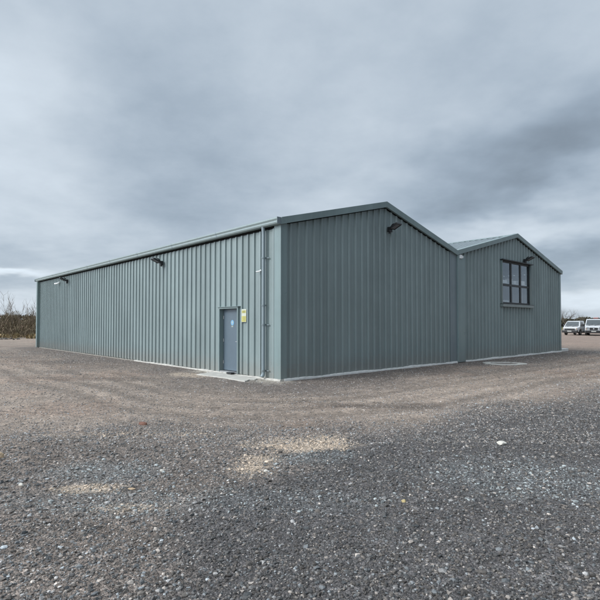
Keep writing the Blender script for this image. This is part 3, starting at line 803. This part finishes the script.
# ------------------------------------------------------------------ vehicles
def wheel(parent, x, y, r=.34, wd=.22):
    t_ = MB().cyl((x-wd/2, y, r), (x+wd/2, y, r), r, n=24).build('wheel', M['rubber'], parent, bevel=.03)
    MB().cyl((x-wd/2-.006, y, r), (x+wd/2+.006, y, r), r*.6, n=20).build('rim', M['steel'], t_)
def cabshape(prof, w, belt, roofz, inset):
    """side outline (y,z) given real width, narrowing above the belt line"""
    mb = MB(); n = len(prof)
    def hwid(zz): return w/2 - inset*max(0, (zz-belt)/(roofz-belt))
    for sgn in (-1, 1):
        for (yy, zz) in prof: mb.v.append((sgn*(hwid(zz)-(.10 if yy < .12 else 0)), yy, zz))
    for i in range(n):
        j = (i+1) % n; mb.f.append((i, j, n+j, n+i))
    mb.f.append(tuple(range(n))); mb.f.append(tuple(range(n, 2*n)))
    return mb
def truck(pos, rz, label, kind):
    T = empty('pickup_truck' if kind == 'flat' else 'white_van', pos, rz, label=label, cat='truck' if kind == 'flat' else 'van')
    w = 1.95; H = 1.88 if kind == 'flat' else 2.12
    yb = 2.75 if kind == 'flat' else 5.0
    prof = [(.02, .45), (.0, .75), (.08, .98), (.66, 1.14), (1.22, H-.06), (1.5, H), (yb-.1, H), (yb, H-.12), (yb, .42), (2.3 if kind == 'flat' else 4.6, .42), (1.55, .42), (1.5, .62), (1.3, .78), (.9, .80), (.6, .66), (.52, .42)]
    if kind != 'flat': prof = [(.02, .45), (.0, .80), (.05, 1.06), (.22, 1.16), (.72, 1.27), (1.30, H-.05), (1.65, H), (yb-.1, H), (yb, H-.12), (yb, .42), (4.6, .42), (1.60, .42), (1.55, .64), (1.33, .80), (.92, .82), (.62, .68), (.54, .42)]
    sy, sz, ty = (.66, 1.14, 1.22) if kind == 'flat' else (.72, 1.27, 1.30)
    body = cabshape(prof, w, 1.12, H, .20).build('body', M['white'], T, bevel=.07)
    # windscreen lying on the raked front
    def onfront(f, off): # f 0..1 from scuttle to roof
        y = sy+(ty-sy)*f; z_ = sz+(H-.06-sz)*f
        nrm = Vector((0, -(H-.06-sz), ty-sy)).normalized(); return Vector((0, y, z_))+nrm*off
    mb = MB(); a0 = onfront(.08, .004); a1 = onfront(.92, .004); b0 = onfront(.08, .016); b1 = onfront(.92, .016)
    wl, wu = w/2-.12, w/2-.26
    mb.v = [(-wl, a0.y, a0.z), (wl, a0.y, a0.z), (wu, a1.y, a1.z), (-wu, a1.y, a1.z), (-wl, b0.y, b0.z), (wl, b0.y, b0.z), (wu, b1.y, b1.z), (-wu, b1.y, b1.z)]
    mb.f = [(0, 1, 2, 3), (4, 5, 6, 7), (0, 1, 5, 4), (1, 2, 6, 5), (2, 3, 7, 6), (3, 0, 4, 7)]
    mb.build('windscreen', M['carglass'], T)
    for sgn in (-1, 1):
        mb = MB(); zs = (1.22, H-.18)
        xs_ = [w/2-.20*(q-1.12)/(H-1.12)+.006 for q in zs]
        yy = [(.98, 2.05), (1.45, 2.05)]
        pts = [(sgn*xs_[0], yy[0][0], zs[0]), (sgn*xs_[0], yy[0][1], zs[0]), (sgn*xs_[1], yy[1][1], zs[1]), (sgn*xs_[1], yy[1][0], zs[1])]
        mb.v = pts+[(p[0]-sgn*.02, p[1], p[2]) for p in pts]; mb.f = [(0, 1, 2, 3), (4, 5, 6, 7), (0, 1, 5, 4), (1, 2, 6, 5), (2, 3, 7, 6), (3, 0, 4, 7)]
        mb.build('side_window', M['carglass'], T)
        m_ = MB().box(sgn*(w/2+.04)-(.0 if sgn > 0 else .20), sgn*(w/2+.04)+(.20 if sgn > 0 else 0), 1.0, 1.08, 1.16, 1.46); m_.box(sgn*(w/2-.04) if sgn > 0 else -(w/2+.06), sgn*(w/2+.06) if sgn > 0 else -(w/2-.04), 1.03, 1.06, 1.18, 1.22)
        m_.build('wing_mirror', M['black'], T, bevel=.01)
        x0 = sgn*(w/2-.30)
        MB().box(x0-.15, x0+.15, -.03, .10, *((.72, .90) if kind == 'flat' else (.76, 1.07))).build('headlight', M['lens3'], T, bevel=.02)
        MB().box(x0+sgn*.15-(.03), x0+sgn*.15+.03, -.035, .05, .75, .93).build('indicator', M['amber'], T)
        wheel(T, sgn*(w/2-.12), 1.06); wheel(T, sgn*(w/2-.12), 4.0)
    mb = MB().box(-w/2+.16, w/2-.16, sy-.12, sy+.02, sz-.03, sz+.015); mb.build('scuttle', M['black'], T)
    for x in (-.55, .12): MB().cyl((x, sy-.03, sz+.03), (x+.50, sy+.07, sz+.22), .012, n=6).build('wiper', M['black'], T)
    if kind == 'flat': MB().box(-.62, .62, -.035, .06, .68, .90).build('grille', M['black'], T, bevel=.01)
    else:
        MB().box(-.46, .46, -.035, .06, .70, 1.02).build('grille', M['black'], T, bevel=.03)
        MB().cyl((0, -.05, .87), (0, -.034, .87), .085, n=20).build('badge', M['steel'], T)
    mb = MB().box(-w/2+.03, w/2-.03, -.10, .14, .34, .66); mb.build('bumper', M['black'], T, bevel=.03)
    MB().box(-.26, .26, -.112, -.102, .47, .585).build('number_plate', M['plate'], T)
    MB().box(-w/2+.15, w/2-.15, .3, 5.0, .30, .42).build('chassis', M['black'], T)
    if kind == 'flat':
        MB().box(-1.0, 1.0, 2.85, 5.4, .80, .88).build('load_bed', M['wood'], T)
        mb = MB()
        mb.box(-1.03, -1.0, 2.85, 5.4, .78, 1.18); mb.box(1.0, 1.03, 2.85, 5.4, .78, 1.18); mb.box(-1.0, 1.0, 5.38, 5.41, .78, 1.18)
        mb.build('drop_side', M['white'], T)
        mb = MB()
        for x in (-.98, -.5, 0, .5, .98): mb.box(x-.02, x+.02, 2.80, 2.84, .8, 1.8)
        mb.box(-1, 1, 2.80, 2.84, 1.8, 1.84); mb.box(-1, 1, 2.80, 2.84, 1.3, 1.34)
        mb.build('headboard', M['black'], T)
    else:
        mb = MB().box(-.55, .55, 1.75, 1.95, H+.01, H+.06); mb.build('roof_rack', M['black'], T)
        MB().box(.0, .55, 1.76, 1.94, H+.065, H+.19).build('beacon_bar', M['red'], T, bevel=.03)
    return T
x, y = on_ground(569.5, 335.2); truck((x, y, 0), math.radians(-50), 'white flatbed pickup truck parked nearest the warehouse corner', 'flat')
x, y = on_ground(593.5, 335.6); truck((x, y, 0), math.radians(-31), 'white van with a red roof beacon parked at the right edge', 'van')

# ------------------------------------------------------------------ vegetation
def leafmat(name, cols):
    m = bpy.data.materials.new(name); m.use_nodes = True; t = NT(m); b = m.node_tree.nodes['Principled BSDF']
    g_ = t.add('ShaderNodeNewGeometry'); c = t.ramp(g_.outputs['Random Per Island'], [(i/(len(cols)-1), c_) for i, c_ in enumerate(cols)])
    t.link(c, b.inputs['Base Color']); b.inputs['Roughness'].default_value = .85; b.inputs['Specular IOR Level'].default_value = .2
    return m
L1 = leafmat('thicket_leaf', [(.17, .13, .085), (.24, .185, .125), (.15, .135, .08), (.29, .23, .16), (.19, .13, .095)])
L2 = leafmat('far_hedge_leaf', [(.05, .055, .035), (.085, .075, .05), (.05, .045, .035)])
L3 = leafmat('dry_grass_blade', [(.34, .26, .14), (.27, .20, .11), (.20, .17, .09)])
def leaves(name, mt, Pn, S, stretch=1., up=0.):
    n = len(Pn); q = RNG.normal(size=(n, 3)); q[:, 2] += up; q /= np.linalg.norm(q, axis=1)[:, None]
    p = np.cross(q, RNG.normal(size=(n, 3))); p /= np.linalg.norm(p, axis=1)[:, None]
    a = q*(S*stretch)[:, None]; b_ = p*(S*.5)[:, None]
    V = np.stack([Pn-a*.5, Pn+b_*.6, Pn+a*.5, Pn-b_*.6], 1).reshape(-1, 3)
    return np_mesh(name, V, np.arange(n*4).reshape(-1, 4), mt)
# bramble thicket beyond the far end of the shed
n = 90000
tx = RNG.uniform(-62, -18, n); top = .8+2.8*fbm(tx, tx*0, .9, 4)
ty = 55+RNG.normal(0, 1.6, n)+2*fbm(tx, tx*0+3, .2, 2)
tz_ = top*RNG.random(n)**1.25*np.exp(-((ty-56)/4.2)**2)
o = leaves('bramble_thicket', L1, np.stack([tx, ty, tz_+.02], 1), RNG.uniform(.04, .10, n), 6., 2.2)
tag(o, 'brown and olive bramble thicket along the yard edge at the left', 'thicket', kind='stuff')
n = 22000
gx_ = RNG.uniform(-50, -18, n); gy_ = 50.5+RNG.normal(0, .9, n)+(fbm(gx_, gx_*0, .4, 3)-.5)*3
keep = fbm(gx_, gy_, .35, 3) > np.where(gx_ > -33, .38, .56); gx_, gy_ = gx_[keep], gy_[keep]; n = len(gx_)
o = leaves('dry_grass', L3, np.stack([gx_, gy_, RNG.uniform(.05, .4, n)], 1), RNG.uniform(.12, .3, n), 1.6, 2.)
tag(o, 'dry yellow grass tufts in front of the bramble thicket', 'grass', kind='stuff')
# heap of rubble and logs at the far left
n = 260; rx_ = -32.5+RNG.normal(0, 1.9, n)+RNG.choice([-3., 0, 2.], n); ry_ = 46.5+RNG.normal(0, .8, n)
lum = RNG.choice([.08, .15, .30, .5], n, p=[.5, .3, .15, .05])
o = scatter('rubble_heap', sm, rx_, ry_, RNG.uniform(.05, .19, n), P(1.1, .95, .80)*lum[:, None], sink=.1, flat=.7)
tag(o, 'broken stone rubble spread before the bramble thicket', 'rubble', kind='stuff')
for (u, v, ln, rz, lab) in ((4, 335.5, 1.6, -.2, 'dark fallen log lying among the rubble at the far left'), (9, 337, 1.0, .25, 'short dark branch piece beside the fallen log')):
    x, y = on_ground(u, v); mb = MB(); k = 6; pts = [(-ln/2+ln*i/k, .06*math.sin(i*1.7), .16+.03*math.sin(i*2.3)) for i in range(k+1)]
    for i, (a, b_) in enumerate(zip(pts[:-1], pts[1:])): mb.cyl(a, b_, .15-.012*i, .15-.012*(i+1), 10)
    mb.cyl(pts[2], (pts[2][0]+.3, -.1, .55), .05, .025, 7)
    o = mb.build('log', M['bark']); o.location = (x, y, 0); o.rotation_euler = (0, 0, rz); tag(o, lab, 'log')

def branchy(mb, a, dvec, ln, r, depth, rng, spread, upw, seg=3):
    p = Vector(a); d_ = Vector(dvec).normalized(); rr_ = r
    for i in range(seg):
        d_ = (d_+Vector((rng.gauss(0, .12), rng.gauss(0, .12), rng.gauss(0, .06)+upw*.12))).normalized()
        q = p+d_*ln/seg; r2 = rr_*.80
        mb.cyl(p, q, rr_, r2, 5 if depth > 1 else 3, caps=False)
        if depth > 0:
            for _ in range(2 if depth > 1 else 2):
                if rng.random() < .85:
                    sd_ = Vector((rng.gauss(0, 1), rng.gauss(0, 1), rng.gauss(0, .35))).normalized()
                    branchy(mb, q, (d_+sd_*spread).normalized(), ln*rng.uniform(.45, .7), r2*.62, depth-1, rng, spread, upw, seg)
        p = q; rr_ = r2
def shrub(x, y, h, seed, label, grp):
    rng = random.Random(seed); T = empty('bare_shrub', (x, y, 0), label=label, cat='shrub', group=grp)
    st_ = MB(); tw = MB(); st_.cyl((0, 0, -.05), (0, 0, .12), .14, .08, 8)
    for k in range(rng.randint(5, 8)):
        dv = Vector((rng.gauss(0, .28), rng.gauss(0, .28), 1)).normalized(); L = h*rng.uniform(.7, 1.05)
        p = Vector((rng.gauss(0, .05), rng.gauss(0, .05), 0)); r_ = .02; n_ = 7
        for i in range(n_):
            dv = (dv+Vector((rng.gauss(0, .07), rng.gauss(0, .07), .05))).normalized(); q = p+dv*L/n_
            st_.cyl(p, q, r_, r_*.78, 4, caps=False); r_ *= .78
            if i > 1:
                for _ in range(3):
                    sv = (dv*1.2+Vector((rng.gauss(0, .6), rng.gauss(0, .6), .2))).normalized(); e = q+sv*rng.uniform(.3, .9)*h/5
                    tw.cyl(q, e, .011, .006, 3, caps=False); tw.cyl(e, e+(sv+Vector((rng.gauss(0, .4), rng.gauss(0, .4), .3)))*.25, .007, .004, 3, caps=False)
            p = q
    st_.build('stem', M['twig'], T, fix=False); tw.build('twigs', M['twig'], T, fix=False)
k = 0
for i in range(38):
    x = -52+i*.9+random.uniform(-.4, .4)
    shrub(x, 55.5+random.uniform(-1.5, 1.5), random.uniform(3.6, 5.2), 100+i, 'tall bare shrub with thin upright twigs rising out of the bramble thicket', 'bare shrubs rising from the thicket')
def tree(x, y, h, seed, label, grp=None, spread=.8):
    rng = random.Random(seed); T = empty('bare_tree', (x, y, 0), label=label, cat='tree', group=grp)
    tr = MB(); tr.cyl((0, 0, -.1), (.03*h*.1, 0, h*.16), h*.034, h*.026, 10); tr.cyl((.03*h*.1, 0, h*.16), (0, .02*h, h*.32), h*.026, h*.02, 10); tr.build('trunk', M['bark'], T)
    cr = MB()
    for k in range(6):
        a = k*PI/3+rng.uniform(-.4, .4); branchy(cr, (0, .02*h, h*rng.uniform(.22, .32)), (math.cos(a)*.75, math.sin(a)*.75, 1), h*.42, h*.012, 3, rng, spread, .5)
    cr.build('crown', M['bark'], T, fix=False)
tree(65.0, 118, 5.6, 7, 'bare spreading tree on the skyline above the white flatbed truck')
tree(87, 150, 4.6, 8, 'smaller hazy bare tree on the skyline behind the parked vehicles')
# hedgerows on the skyline
def hedgerow(x0, y0, x1, y1, h, n):
    t_ = RNG.random(n); x = x0+(x1-x0)*t_; y = y0+(y1-y0)*t_+RNG.normal(0, 1.2, n)
    hh = h*(.65+.7*fbm(x, y*0, .12, 4)); return np.stack([x, y, hh*RNG.random(n)**.8], 1)
Pn = np.concatenate([hedgerow(20, 160, 190, 150, 3.0, 26000), hedgerow(-170, 128, 30, 160, 3.2, 22000)])
o = leaves('far_hedgerow', L2, Pn, RNG.uniform(.35, .9, len(Pn)), 1.2, .3)
tag(o, 'dark leafless hedgerow running along the skyline beyond the yard', 'hedgerow', kind='stuff')
